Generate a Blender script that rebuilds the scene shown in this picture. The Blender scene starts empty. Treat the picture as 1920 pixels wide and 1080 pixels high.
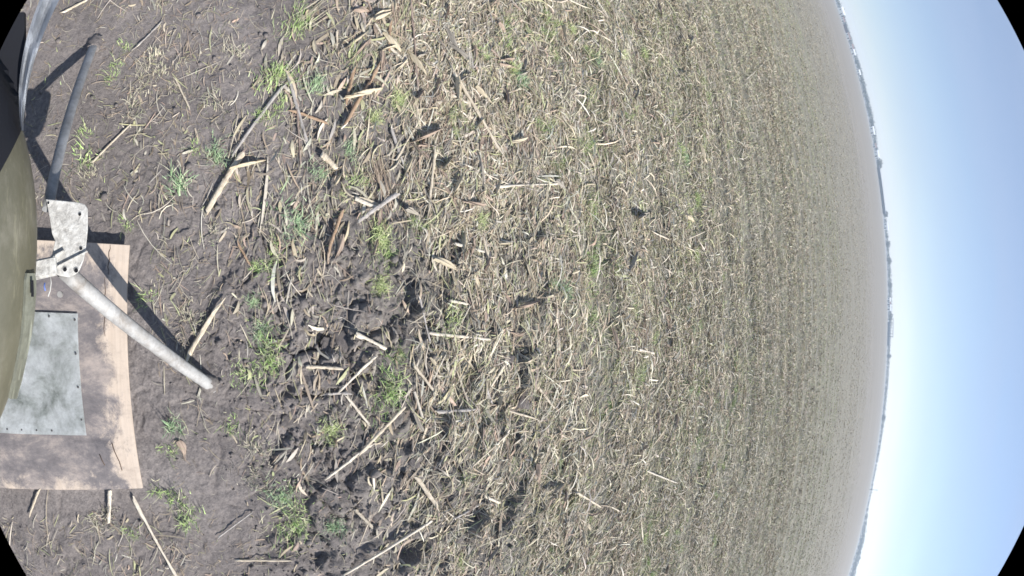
import bpy, bmesh, math, random
import numpy as np
from mathutils import Vector, Matrix
R = math.radians
rnd = random.Random(7); rng = np.random.default_rng(11)
sc = bpy.context.scene
COL = sc.collection

# ------------------------------------------------------------------ camera
F_PX, AL, DL, H = 850.0, R(47.6), R(-2.22), 1.7        # fisheye focal length (1920-wide pixels), pitch, roll, height
cam = bpy.data.cameras.new("camera"); camo = bpy.data.objects.new("camera", cam); COL.objects.link(camo)
E0x = Vector((0, math.sin(AL), math.cos(AL))); E0y = Vector((1, 0, 0)); E0z = Vector((0, math.cos(AL), -math.sin(AL)))
cr = E0x*math.cos(DL) - E0y*math.sin(DL); cd = E0x*math.sin(DL) + E0y*math.cos(DL)
m = Matrix((cr, -cd, -E0z)).transposed().to_4x4(); m.translation = (0, 0, H); camo.matrix_world = m
cam.type = 'PANO'; cam.sensor_fit = 'HORIZONTAL'; cam.sensor_width = 36.0; cam.lens = 11.0
cam.clip_start = 0.01; cam.clip_end = 9000
sc.render.engine = 'CYCLES'
FMM = F_PX/1920*36
for holder in (cam, getattr(cam, 'cycles', None)):
    if holder is None: continue
    try:
        holder.panorama_type = 'FISHEYE_LENS_POLYNOMIAL'
        holder.fisheye_fov = 2*1058/F_PX
        holder.fisheye_polynomial_k0 = 0; holder.fisheye_polynomial_k1 = -1/FMM
        holder.fisheye_polynomial_k2 = 0; holder.fisheye_polynomial_k3 = 0; holder.fisheye_polynomial_k4 = 0
    except Exception as e: print('pano', e)
sc.camera = camo
sc.render.image_settings.color_mode = 'RGB'

# ------------------------------------------------------------------ light
SUN_EL, SUN_AZ = R(38.5), R(32.5)                      # direction towards the sun, azimuth from +X to +Y
sd = Vector((math.cos(SUN_EL)*math.cos(SUN_AZ), math.cos(SUN_EL)*math.sin(SUN_AZ), math.sin(SUN_EL)))
w = bpy.data.worlds.new("World"); sc.world = w; w.use_nodes = True
nt = w.node_tree; nt.nodes.clear()
sky = nt.nodes.new('ShaderNodeTexSky'); sky.sky_type = 'NISHITA'; sky.sun_disc = False
sky.sun_elevation = SUN_EL; sky.sun_rotation = math.pi/2 - SUN_AZ
sky.air_density = 1.0; sky.dust_density = .1; sky.ozone_density = 2.2; sky.altitude = 100
bg = nt.nodes.new('ShaderNodeBackground'); bg.inputs['Strength'].default_value = 0.074
wo = nt.nodes.new('ShaderNodeOutputWorld')
veil = nt.nodes.new('ShaderNodeMix'); veil.data_type = 'RGBA'
tcw = nt.nodes.new('ShaderNodeTexCoord'); mpw = nt.nodes.new('ShaderNodeMapping'); mpw.inputs['Scale'].default_value = (1.2, 1.2, 7); cz = nt.nodes.new('ShaderNodeTexNoise'); cz.inputs['Scale'].default_value = 1.6; cz.inputs['Detail'].default_value = 5
nt.links.new(tcw.outputs['Generated'], mpw.inputs[0]); nt.links.new(mpw.outputs[0], cz.inputs['Vector'])
cm_ = nt.nodes.new('ShaderNodeMapRange'); cm_.inputs[1].default_value = .3; cm_.inputs[2].default_value = .7; cm_.inputs[3].default_value = .36; cm_.inputs[4].default_value = .55; nt.links.new(cz.outputs['Fac'], cm_.inputs[0]); nt.links.new(cm_.outputs[0], veil.inputs[0])
nt.links.new(sky.outputs[0], veil.inputs[6]); veil.inputs[7].default_value = (3.5, 4.15, 5.7, 1)
nt.links.new(veil.outputs[2], bg.inputs[0]); nt.links.new(bg.outputs[0], wo.inputs[0])
sl = bpy.data.lights.new("sun", 'SUN'); sl.energy = 4.0; sl.angle = R(0.5); sl.color = (1, .955, .90)
so = bpy.data.objects.new("sun", sl); COL.objects.link(so); so.rotation_euler = sd.to_track_quat('Z', 'Y').to_euler()
sc.view_settings.view_transform = 'Standard'; sc.view_settings.look = 'None'
sc.view_settings.exposure = 0.99; sc.view_settings.gamma = 1
sc.cycles.filter_width = 1.6; sc.cycles.volume_step_rate = 1.0; sc.cycles.max_bounces = 6; sc.cycles.volume_bounces = 1

# ------------------------------------------------------------------ picture point -> place on the ground
def ray(px, py):
    x, y = px-960, py-540; th = math.hypot(x, y)/F_PX; ps = math.atan2(y, x)
    return (cr*math.cos(ps) + cd*math.sin(ps))*math.sin(th) + E0z*math.cos(th)
def at(px, py, z=0.0):
    d = ray(px, py); t = (z-H)/d.z; return (d.x*t, d.y*t)
def azim(py):                                          # compass direction of the horizon point at that picture row
    px = 1665
    for _ in range(60):
        d = ray(px, py); px += d.z*-800
    d = ray(px, py); return math.atan2(d.x, d.y)

# ------------------------------------------------------------------ noise
def hsh(ix, iy, s):
    h = (ix.astype(np.int64)*374761393 + iy.astype(np.int64)*668265263 + s*982451653) & 0xffffffff
    h = ((h ^ (h >> 13))*1274126177) & 0xffffffff
    h = ((h ^ (h >> 16))*2246822519) & 0xffffffff
    return ((h ^ (h >> 15)) & 0xffffff)/float(0x1000000)
def vn(x, y, s=0):
    ix, iy = np.floor(x), np.floor(y); fx, fy = x-ix, y-iy
    fx = fx*fx*fx*(fx*(fx*6-15)+10); fy = fy*fy*fy*(fy*(fy*6-15)+10)
    a, b, c, d = hsh(ix, iy, s), hsh(ix+1, iy, s), hsh(ix, iy+1, s), hsh(ix+1, iy+1, s)
    return (a*(1-fx)+b*fx)*(1-fy) + (c*(1-fx)+d*fx)*fy
def fbm(x, y, o=4, s=0):
    t = 0; a = .5; n = 0
    for k in range(o):
        t = t + a*vn(x*1.03**k, y, s+k*17); n += a; a *= .5; x, y = (x*.8-y*.6)*2+3.1, (x*.6+y*.8)*2+7.7
    return t/n
def worley(x, y, s=0):
    ix, iy = np.floor(x), np.floor(y); f1 = np.full(x.shape, 9.); f2 = f1.copy(); cid = np.zeros(x.shape)
    for dx in (-1, 0, 1):
        for dy in (-1, 0, 1):
            cx, cy = ix+dx, iy+dy
            d = np.hypot(cx+hsh(cx, cy, s)-x, cy+hsh(cx, cy, s+1)-y); c = hsh(cx, cy, s+2)
            n = d < f1; f2 = np.where(n, f1, np.minimum(f2, d)); cid = np.where(n, c, cid); f1 = np.where(n, d, f1)
    return f1, f2, cid
def sst(a, b, x):
    t = np.clip((x-a)/(b-a), 0, 1); return t*t*(3-2*t)

# ------------------------------------------------------------------ the lie of the land
FEET = [at(398, 724), at(180, 72)]
BRD = [(-.205, -.158), (.66, -.225)]                   # long edge of the plywood board
PITS = [(600, 640, .075, .05, 1.15, .10), (562, 655, .04, .03, .9, .05), (425, 505, .16, .022, -.5, .035), (585, 893, .06, .045, .4, .06),
        (625, 978, .075, .055, .9, .08), (655, 700, .06, .02, -.3, .03), (690, 720, .07, .025, .25, .045), (600, 1045, .07, .04, 1.2, .06), (520, 632, .03, .025, .3, .04),
        (765, 830, .07, .05, 1.2, .06), (470, 800, .07, .018, .2, .025), (790, 900, .06, .05, .2, .05), (870, 720, .06, .04, .4, .05), (500, 990, .05, .035, 1., .05)]
def rowf(x, y):                                         # 1 on the old stubble rows, 0 in the narrow ruts between
    return sst(0, .75, .5+.5*np.cos((y-.36)*2*math.pi/.76+1.6*(fbm(x*.35, y*.3, 2, 5)-.5)))*(.75+.25*fbm(x*2, y*.3, 2, 6))
def clodmask(x, y):
    n = fbm(x*1.1+4, y*1.1, 3, 90)
    a = sst(.12, .55, y+.35*(n-.5)+.12*np.clip(x, -1, 1.5))*(1-sst(1.3, 2.3, y))
    return a*(.22+.78*sst(-.75, .25, x+.5*(n-.5)))
def hgt(x, y, fine=True):
    x = np.asarray(x, float); y = np.asarray(y, float); r = np.hypot(x, y)
    fade = 1-sst(15, 40, r)
    h = .05*(fbm(x*.9, y*.9, 3, 1)-.5)*fade
    h += (.028*rowf(x, y)-.016)*sst(1.0, 2.6, y)*fade
    cm = clodmask(x, y)
    wx = x+.09*(fbm(x*6, y*6, 3, 7)-.5)+.03*(vn(x*30, y*30, 3)-.5); wy = y+.09*(fbm(x*6+9, y*6, 3, 8)-.5)+.03*(vn(x*30, y*30, 4)-.5)
    f1, f2, c = worley(wx*5.5, wy*7.5, 20); e = sst(0.0, .16, f2-f1)
    h += cm*((.046*(c-.5)+.03*((wx*5.5+wy*3+c*7) % 1-.5)*0+.035*(c-.5)*(x*0+np.sin(c*40)*(wx*1.2)+np.cos(c*40)*(wy*1.2)))*sst(0, .13, f2-f1) + .011*sst(0, .1, f2-f1) - .012*(1-sst(0, .05, f2-f1)))
    g1, g2, c2 = worley(wx*17+3, wy*21, 40)
    h += (.15+.35*sst(.4, .65, fbm(x*2.1, y*2.1, 2, 45))+.5*cm)*(.020*(c2-.5)*sst(0, .12, g2-g1) + .004*sst(0, .1, g2-g1))*(1-.55*sst(2, 3, y))*fade
    rd = 1-np.abs(2*fbm(wx*3.2, wy*4.1, 3, 60)-1)*2.2
    h += -.014*np.clip(rd-.78, 0, 1)*4*(1-sst(1, 2.5, y))*fade*.5
    for px, py, a, b, th, dp in PITS:
        qx, qy = at(px, py); u = (wx-qx)*math.cos(th)+(wy-qy)*math.sin(th); v = -(wx-qx)*math.sin(th)+(wy-qy)*math.cos(th)
        h -= dp*.3*(1-sst(.45, 1.25, np.hypot(u/a, v/b)+.5*(fbm(x*14, y*14, 2, 77)-.5)))
    rg = 1-np.abs(2*fbm(wx*19, wy*19, 3, 95)-1)*1.6; h += cm*.009*(rg-.5)+cm*.010*(vn(wx*55, wy*55, 96)-.5)
    if fine: h += (.006*(fbm(x*45, y*45, 3, 70)-.5) + .012*(fbm(x*14, y*14, 3, 71)-.5))*fade
    for fx_, fy_ in FEET: dd = np.hypot(x-fx_, y-fy_); h += .014*np.exp(-(dd/.045)**2)*(.5+vn(x*60, y*60, 31))
    # packed earth that carries the board
    bx = sst(-.3, -.12, x)*(1-sst(.55, .75, x))*(1-sst(-.34, -.2, y))*sst(-1.5, -1.2, y)
    h = h*(1-bx*.9)+bx*(.028-.02*x)
    fl = np.exp(-((x+.7)**2/.3+(y+.35)**2/.5)); h = h*(1-.5*fl)
    return h

# ------------------------------------------------------------------ object helpers
def tag(o, label=None, cat=None, group=None, kind=None):
    for k, v in (('label', label), ('category', cat), ('group', group), ('kind', kind)):
        if v: o[k] = v
    return o
def link(name, me, mat=None, parent=None, smooth=False):
    o = bpy.data.objects.new(name, me); COL.objects.link(o)
    if mat is not None:
        for q in (mat if isinstance(mat, (list, tuple)) else [mat]): me.materials.append(q)
    if parent: o.parent = parent
    if smooth: me.polygons.foreach_set('use_smooth', [True]*len(me.polygons))
    return o
def np_mesh(name, V, Q, col=None, smooth=False):
    me = bpy.data.meshes.new(name); n = Q.shape[1]
    me.vertices.add(len(V)); me.vertices.foreach_set('co', np.ascontiguousarray(V, np.float32).ravel())
    me.loops.add(Q.size); me.loops.foreach_set('vertex_index', np.ascontiguousarray(Q, np.int32).ravel())
    me.polygons.add(len(Q)); me.polygons.foreach_set('loop_start', np.arange(0, Q.size, n, dtype=np.int32))
    if smooth: me.polygons.foreach_set('use_smooth', np.ones(len(Q), bool))
    me.update(calc_edges=True)
    if col is not None:
        a = me.color_attributes.new('tint', 'FLOAT_COLOR', 'POINT')
        a.data.foreach_set('color', np.ascontiguousarray(np.c_[col, np.ones(len(col))], np.float32).ravel())
    return me
def empty(name, loc, rz=0):
    o = bpy.data.objects.new(name, None); COL.objects.link(o); o.location = loc; o.rotation_euler = (0, 0, rz); o.empty_display_size = .1
    return o
def bm_obj(name, bm, mat, parent=None, smooth=False):
    me = bpy.data.meshes.new(name); bmesh.ops.recalc_face_normals(bm, faces=bm.faces[:]); bm.to_mesh(me); bm.free(); return link(name, me, mat, parent, smooth)
def box(bm, c, s, M=None, bev=0):
    r = bmesh.ops.create_cube(bm, size=1.0); vs = r['verts']
    for v in vs: v.co = Vector((v.co.x*s[0], v.co.y*s[1], v.co.z*s[2]))+Vector(c)
    if bev:
        es = list({e for v in vs for e in v.link_edges}); bmesh.ops.bevel(bm, geom=es, offset=bev, segments=2, affect='EDGES'); 
    if M is not None:
        for v in bm.verts: v.co = M@v.co
    return vs
def prism(bm, pts, t, M=None):
    lo = [bm.verts.new((p[0], p[1], -t/2)) for p in pts]; hi = [bm.verts.new((p[0], p[1], t/2)) for p in pts]
    bm.faces.new(lo[::-1]); bm.faces.new(hi); n = len(pts)
    for i in range(n): bm.faces.new((lo[i], lo[(i+1) % n], hi[(i+1) % n], hi[i]))
    if M is not None:
        for v in lo+hi: v.co = M@v.co
def tube(bm, P, rad, seg=10, squash=1.0, cap=True, up=Vector((0, 0, 1)), mi=0):
    rings = []
    for i, p in enumerate(P):
        p = Vector(p); d = (Vector(P[min(i+1, len(P)-1)])-Vector(P[max(i-1, 0)])).normalized()
        s = d.cross(up); s = s.normalized() if s.length > 1e-4 else Vector((1, 0, 0)); u = s.cross(d); r = rad[i] if hasattr(rad, '__len__') else rad
        rings.append([bm.verts.new(p+s*r*math.cos(2*math.pi*k/seg)+u*r*squash*math.sin(2*math.pi*k/seg)) for k in range(seg)])
    for a, b in zip(rings, rings[1:]):
        for k in range(seg):
            f = bm.faces.new((a[k], a[(k+1) % seg], b[(k+1) % seg], b[k])); f.material_index = mi; f.smooth = True
    if cap: bm.faces.new(rings[0][::-1]).material_index = mi+cap-1; bm.faces.new(rings[-1]).material_index = mi+cap-1
    return rings

# ------------------------------------------------------------------ materials
def mat(name, build, rough=.9, spec=.2, metal=0):
    m = bpy.data.materials.new(name); m.use_nodes = True; t = m.node_tree; b = t.nodes['Principled BSDF']
    b.inputs['Roughness'].default_value = rough; b.inputs['Specular IOR Level'].default_value = spec; b.inputs['Metallic'].default_value = metal
    N = lambda k, **kw: mk(t, k, **kw)
    build(t, b, N, t.links.new); return m
def mk(t, k, **kw):
    n = t.nodes.new('ShaderNode'+k)
    for a, v in kw.items():
        if a.startswith('i_'): n.inputs[a[2:].replace('_', ' ')].default_value = v
        else: setattr(n, a, v)
    return n
def noise(t, N, L, scale, detail=4, rough=.55, dist=0, vec=None, sc3=None):
    n = N('TexNoise'); n.inputs['Scale'].default_value = scale; n.inputs['Detail'].default_value = detail; n.inputs['Roughness'].default_value = rough; n.inputs['Distortion'].default_value = dist
    tc = N('TexCoord')
    if sc3:
        mp = N('Mapping'); mp.inputs['Scale'].default_value = sc3; L(tc.outputs['Object'], mp.inputs[0]); L(mp.outputs[0], n.inputs['Vector'])
    else: L(vec if vec is not None else tc.outputs['Object'], n.inputs['Vector'])
    return n.outputs['Fac']
def ramp(t, N, L, fac, stops):
    r = N('ValToRGB'); e = r.color_ramp.elements
    while len(e) > 1: e.remove(e[-1])
    e[0].position = stops[0][0]; e[0].color = (*stops[0][1], 1)
    for p, c in stops[1:]:
        q = e.new(p); q.color = (*c, 1)
    L(fac, r.inputs[0]); return r.outputs[0]
def mix(t, N, L, fac, a, b, mode='MIX'):
    m = N('Mix', data_type='RGBA', blend_type=mode)
    for s, v in ((m.inputs[0], fac), (m.inputs[6], a), (m.inputs[7], b)):
        if hasattr(v, 'links'): L(v, s)
        else: s.default_value = v if not isinstance(v, tuple) else (*v, 1)
    return m.outputs[2]
def bump(t, b, N, L, fac, dist, strength=1):
    n = N('Bump'); n.inputs['Strength'].default_value = strength; n.inputs['Distance'].default_value = dist; L(fac, n.inputs['Height']); L(n.outputs[0], b.inputs['Normal'])

def b_soil(t, b, N, L):
    a = noise(t, N, L, 2.2, 6, .6); c1 = ramp(t, N, L, a, [(.3, (.145, .130, .124)), (.5, (.185, .166, .158)), (.72, (.235, .213, .203))])
    f = noise(t, N, L, 70, 3, .7); c2 = ramp(t, N, L, f, [(.35, (.72, .72, .72)), (.5, (1, 1, 1)), (.68, (1.3, 1.28, 1.24))])
    soil = mix(t, N, L, .8, c1, c2, 'MULTIPLY')
    # stubble field beyond the bare strip: chaff on the soil, then dull dry residue further out
    tc = N('TexCoord'); sp = N('SeparateXYZ'); L(tc.outputs['Object'], sp.inputs[0])
    mr = N('MapRange'); mr.inputs[1].default_value = .3; mr.inputs[2].default_value = 3.0; L(sp.outputs[1], mr.inputs[0])
    ch = noise(t, N, L, 55, 5, .75, 0, None, (.35, 1.6, 1)); chc = ramp(t, N, L, ch, [(.4, (.11, .11, .085)), (.5, (.20, .205, .145)), (.6, (.42, .43, .33))])
    big = noise(t, N, L, 6, 6, .7, 0, None, (.25, 1, 1)); chc = mix(t, N, L, .5, chc, ramp(t, N, L, big, [(.3, (.55, .5, .48)), (.7, (1.25, 1.25, 1.1))]), 'MULTIPLY')
    m1 = N('Math', operation='MULTIPLY'); L(mr.outputs[0], m1.inputs[0]); m1.inputs[1].default_value = .5
    c = mix(t, N, L, m1.outputs[0], soil, chc)
    mf = N('MapRange'); mf.inputs[1].default_value = 10; mf.inputs[2].default_value = 46; L(sp.outputs[1], mf.inputs[0])
    far = ramp(t, N, L, noise(t, N, L, .35, 8, .75, 0, None, (.12, 1.4, 1)), [(.3, (.19, .182, .168)), (.5, (.228, .218, .20)), (.7, (.27, .258, .236))])
    c = mix(t, N, L, mf.outputs[0], c, far)
    L(c, b.inputs['Base Color'])
    bump(t, b, N, L, noise(t, N, L, 110, 6, .75), .008, .9)
M_soil = mat('soil', b_soil, .95, .15)
def b_tint(t, b, N, L):
    a = N('Attribute', attribute_name='tint'); n = noise(t, N, L, 60, 2, .6)
    L(mix(t, N, L, .6, a.outputs['Color'], ramp(t, N, L, n, [(.3, (.7, .68, .64)), (.7, (1.2, 1.2, 1.2))]), 'MULTIPLY'), b.inputs['Base Color'])
M_litter = mat('dry_residue', b_tint, .75, .25)
M_blade = mat('green_blade', b_tint, .6, .3)
def stalk_mat(name, a, b2, c):
    def bb(t, b, N, L):
        n = noise(t, N, L, 5, 6, .7, .5, None, (2.2, .9, .9)); n2 = noise(t, N, L, 3, 3, .6, .2, None, (3, .2, .2)); c0 = ramp(t, N, L, n, [(.3, a), (.5, b2), (.72, c)]); L(mix(t, N, L, .7, c0, ramp(t, N, L, n2, [(.35, (.6, .55, .5)), (.55, (1, 1, 1))]), 'MULTIPLY'), b.inputs['Base Color'])
        bump(t, b, N, L, n, .0015)
    return mat(name, bb, .65, .3)
SM = [stalk_mat('stalk_straw', (.34, .28, .20), (.54, .47, .36), (.68, .61, .50)),
      stalk_mat('stalk_bleached', (.38, .33, .26), (.60, .54, .44), (.76, .71, .62)),
      stalk_mat('stalk_brown', (.15, .115, .10), (.29, .225, .185), (.40, .32, .27)),
      stalk_mat('stalk_grey', (.24, .22, .20), (.37, .345, .32), (.48, .45, .42)),
      stalk_mat('stalk_rust', (.22, .14, .09), (.36, .25, .165), (.48, .36, .25))]
M_pith = mat('stalk_pith', lambda t, b, N, L: b.inputs['Base Color'].__setattr__('default_value', (.72, .66, .55, 1)), .9)

# ------------------------------------------------------------------ ground sheet, finest near the machine
def ground():
    na = 760; th = np.linspace(0, 2*math.pi, na, endpoint=False)
    r1 = np.exp(np.arange(math.log(.02), math.log(9), .0088)); r2 = np.exp(np.arange(math.log(9.2), math.log(4000), .045))
    rr = np.concatenate([r1, r2]); Rr, T = np.meshgrid(rr, th, indexing='ij')
    x = (Rr*np.cos(T)).ravel(); y = (Rr*np.sin(T)).ravel()
    z = hgt(x, y)
    nr = len(rr); i = np.arange(nr-1)[:, None]; j = np.arange(na)[None, :]
    a = i*na+j; b = i*na+(j+1) % na; Q = np.stack([a, a+na, b+na, b], -1).reshape(-1, 4)
    V = np.c_[x, y, z]; me = np_mesh('ground', V, Q, None, True)
    bm = bmesh.new(); bm.from_mesh(me); bm.verts.ensure_lookup_table()
    f = bm.faces.new([bm.verts[k] for k in range(na)]); f.smooth = True; bm.to_mesh(me); bm.free()
    tag(link('ground', me, M_soil), kind='structure')
ground()

# ------------------------------------------------------------------ loose residue and sprouts nobody could count
PAL = np.array([(.60, .53, .43), (.52, .455, .355), (.48, .41, .31), (.38, .31, .24), (.40, .365, .32), (.52, .48, .42), (.68, .63, .55), (.45, .345, .285), (.27, .22, .18), (.46, .46, .28)])
def pick(n, p):
    p = np.array(p, float); k = rng.choice(len(PAL), n, p=p/p.sum()); return PAL[k]*rng.uniform(.62, 1.12, (n, 1))*rng.uniform(.96, 1.04, (n, 3))*np.array([.99, 1.0, .95])
def strips(x, y, L, W, yaw, bend, lift, roll, col, base=.003, n=4, taper=.5, fine=False):
    s = np.linspace(-.5, .5, n+1)[None, :]
    a = yaw[:, None]+bend[:, None]*s
    dx = np.cos(a)*L[:, None]/n; dy = np.sin(a)*L[:, None]/n
    px = x[:, None]+np.cumsum(dx, 1)-dx[:, :1]-np.cos(yaw[:, None])*L[:, None]/2; py = y[:, None]+np.cumsum(dy, 1)-dy[:, :1]-np.sin(yaw[:, None])*L[:, None]/2
    hz = hgt(px.ravel(), py.ravel(), fine).reshape(px.shape)
    hm = hz.mean(1, keepdims=True); k = np.polyfit if False else None
    lin = hm+(s*12/(n+2)*(hz*s).sum(1, keepdims=True)/(s*s).sum()*(n+2)/12)      # straight line fitted to the ground under it
    z = np.maximum(lin, hz*.6+lin*.4)+base+lift[:, None]*(1-4*s*s*.9)+rng.uniform(0, 1, (len(x), 1))*.004
    wd = W[:, None]*(1-taper*(2*np.abs(s))**2)*.5
    nx = -np.sin(a)*np.cos(roll)[:, None]; ny = np.cos(a)*np.cos(roll)[:, None]; nz = np.sin(roll)[:, None]+0*a
    P = np.stack([px, py, z], -1); Nn = np.stack([nx, ny, nz], -1)*wd[..., None]
    V = np.stack([P-Nn, P+Nn], 2).reshape(-1, 3)
    N_ = len(x); o = (np.arange(N_)*(n+1)*2)[:, None, None]; i = (np.arange(n)*2)[None, :, None]
    Q = (o+i+np.array([0, 2, 3, 1])[None, None, :]).reshape(-1, 4)
    return V, Q, np.repeat(col, (n+1)*2, 0)
def join(parts):
    V, Q, C = [], [], []; o = 0
    for v, q, c in parts: V.append(v); Q.append(q+o); C.append(c); o += len(v)
    return np.concatenate(V), np.concatenate(Q), np.concatenate(C)
def scatter(n, y0, y1, dens, spread=1.25, pw=1.0):
    """points in the fan of field in front of the machine, kept with probability dens(x, y)"""
    Y = y0+(y1-y0)*rng.random(n*4)**pw; X = (rng.random(n*4)*2-1)*(1.5+spread*np.abs(Y))
    k = rng.random(n*4) < dens(X, Y); return X[k][:n], Y[k][:n]
def yaws(n, f=.68, s=.33, x=0, y=0):
    a = rng.normal(0, s, n)-.6*sst(.1, 1.0, x)*(1-sst(2.2, 4.2, y))+.5*(fbm(x*.8+y*0, y*.8+x*0, 2, 260)-.5 if np.ndim(x) else 0); u = rng.uniform(-math.pi/2, math.pi/2, n); return np.where(rng.random(n) < f, a, u)
TUFTS = [
 (552,52,1.15,1,1.1,'bright grass tuft near the top edge, at the border of the bare soil'), (528,142,1.1,1,1,'wide grass tuft above the grey stalk'), (588,155,.9,3,1,'green tuft right of the wide one near the grey stalk'),
 (508,212,.9,0,1,'grass tuft touching the grey stalk'), (752,186,1.1,2,1.2,'yellow green tuft between two upright stalks near the top'), (690,226,1.,2,1,'yellowish tuft at the foot of the rusty stalk'),
 (655,284,.8,3,1,'small green tuft above the short thick stump'), (720,440,1.15,2,1.5,'bright yellow green elongated tuft beside the brown leaf'), (555,412,1.2,3,1.5,'tall bluish green tuft on bare soil left of the litter'),
 (500,488,.9,0,1,'thin tuft on bare soil below the bluish one'), (338,356,1.3,4,1,'spiky loose tuft on bare soil above the deep crack'), (412,292,.9,3,1,'compact tuft beside the thick split stalk'),
 (335,948,1.2,0,1,'grass tuft right of the lower corner of the board'), (525,922,.95,3,1.2,'bluish tuft beside a dark hollow low in the picture'), (614,815,1.2,2,1,'bright tuft on top of the cloddy bank'),
 (548,985,1.3,1,1.3,'wide dull tuft near the bottom edge'), (620,988,.9,3,1,'dark green tuft inside a shadowed hollow'), (1036,530,.9,3,1.2,'fresh green tuft in the middle of the litter'),
 (498,682,1.1,1,1.2,'low tuft at the left edge of the clods'), (722,742,1.3,1,1.2,'broad tuft among the clods'), (705,540,1.1,2,1,'yellowish tuft above the clods'), (490,628,.8,3,1,'small bluish tuft left of the hollow'),
 (1016,240,1.,0,1.2,'green tuft above the middle of the litter'), (890,98,1.,0,1,'green tuft in the top of the litter'), (1210,100,1.2,2,1.3,'yellowish tuft near the top right litter'),
 (600,322,.8,3,1,'green tuft hugging the short thick stump'), (240,425,.8,5,1,'sparse dry tuft above the top corner of the board'), (268,560,1.,5,1,'sparse pale tuft at the right edge of the board'),
 (318,792,1.,4,1,'dark spiky tuft right of the metal sheet'), (1310,370,1.3,2,1.6,'green patch far right in the litter'), (872,236,.9,0,1,'small tuft right of the long clean tan stalk'), (1066,52,1.1,2,1,'yellow green tuft at the top edge'),
 (470,570,.8,4,1,'loose sprig by the deep crack'), (155,250,.8,5,1,'dry tuft beside the upper strut'), (205,150,.8,5,1,'sparse tuft right of the foot of the upper strut'), (790,420,.9,0,1,'green tuft left of the short white stalk at the centre'),
 (660,345,.9,0,1,'dull tuft near the middle of the rusty stalks'), (250,1000,.9,5,1,'sparse tuft under the bottom edge of the board'), (905,410,1.0,2,1.2,'yellowish tuft above the dark nest of roots'), (965,130,1.1,2,1.3,'pale tuft in the upper litter')]
KEEP = [(*at(q[0], q[1]), .035*q[2]) for q in TUFTS]
def clear(x, y):
    f = np.ones(np.shape(x))
    for a, b, r in KEEP: f = f*sst(.6*r, 1.15*r, np.hypot(x-a, (y-b)))
    return f
def onboard(x, y): return (x > -.28) & (x < .72) & (y < -.1)
def cover(x, y):
    n = fbm(x*1.3, y*2.2, 4, 200); p = fbm(x*.5, y*5, 3, 210)
    c = sst(.36, 1.5, y-.22*np.clip(x, -1, 1.2)+.7*(n-.5))*(.6+.4*sst(.35, .55, p))*(1-.42*sst(.35, .9, clodmask(x, y)))
    c = c*(1-sst(1.3, 2.6, y)*(.5-.5*sst(.1, .65, rowf(x, y))))
    return clear(x, y)*np.where(onboard(x, y), 0, .06*sst(.42, .6, n)+.94*c*(.5+.5*sst(.3, .6, n)))
L_ = []
X, Y = scatter(43000, -1.2, 3.4, cover, 1.0); n = len(X)                          # near: thin straws
L_.append(strips(X, Y, rng.lognormal(-2.85, .55, n), rng.uniform(.0012, .0038, n), yaws(n, x=X, y=Y), rng.normal(0, .5, n), rng.uniform(0, .004, n), rng.normal(0, .35, n), pick(n, [5, 8, 9, 4, 6, 8, 4, 7, 2, 6])))
X, Y = scatter(24000, -.6, 3.4, cover, 1.0); n = len(X)                          # near: flat chopped chaff pressed into the soil
L_.append(strips(X, Y, rng.lognormal(-3.5, .5, n), rng.uniform(.003, .010, n), yaws(n, .45, .5, X, Y), rng.normal(0, .7, n), rng.uniform(0, .002, n), rng.normal(0, .22, n), pick(n, [3, 6, 9, 9, 8, 7, 1, 9, 4, 6])*.88, .001, n=3, taper=.4))
X, Y = scatter(8500, .2, 3.4, cover, 1.0); n = len(X)                            # near: broken leaf and husk shreds
L_.append(strips(X, Y, rng.lognormal(-2.6, .45, n), rng.uniform(.006, .018, n), yaws(n, x=X, y=Y), rng.normal(0, .9, n), rng.uniform(0, .008, n), rng.normal(0, .4, n), pick(n, [5, 8, 9, 6, 8, 8, 2, 9, 2, 4]), taper=.8))
X, Y = scatter(300, .35, 3.6, lambda x, y: cover(x, y)*(1-sst(.25, .6, clodmask(x, y))), 1.0); m_ = 16; n = len(X)*m_                 # combed bundles of long straw along the rows
by = np.repeat(yaws(len(X), .8, .4, X, Y), m_); bx_ = np.repeat(X, m_)+rng.normal(0, .03, n); by_ = np.repeat(Y, m_)+rng.normal(0, .022, n)
L_.append(strips(bx_, by_, rng.uniform(.10, .30, n), rng.uniform(.0016, .0042, n), by+rng.normal(0, .10, n), rng.normal(0, .25, n), rng.uniform(0, .012, n), rng.normal(0, .5, n), np.repeat(pick(len(X), [4, 8, 8, 5, 6, 7, 2, 8, 2, 3]), m_, 0)*rng.uniform(.75, 1.25, (n, 1)), n=5))
X, Y = scatter(8000, -1.1, .8, lambda x, y: np.where(onboard(x, y), 0, .25+.75*sst(.45, .6, fbm(x*2.2, y*2.2, 3, 270))), .9); n = len(X)     # short fibres on the bare strip
L_.append(strips(X, Y, rng.lognormal(-3.7, .5, n), rng.uniform(.001, .0028, n), rng.uniform(-3.1, 3.1, n), rng.normal(0, .8, n), rng.uniform(0, .002, n), rng.normal(0, .4, n), pick(n, [1, 3, 6, 9, 8, 6, 0, 8, 5, 4])*.85, .001))
X, Y = scatter(78000, .9, 5.2, cover, 1.05); n = len(X)
L_.append(strips(X, Y, rng.lognormal(-2.65, .5, n), rng.uniform(.0018, .006, n), yaws(n, .5, .4, X, Y), rng.normal(0, .6, n), rng.uniform(0, .016, n), rng.normal(0, .6, n), pick(n, [9, 9, 6, 4, 6, 8, 6, 5, 3, 6])))
X, Y = scatter(84000, 3.0, 9, cover, 1.25, .9); n = len(X)
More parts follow.
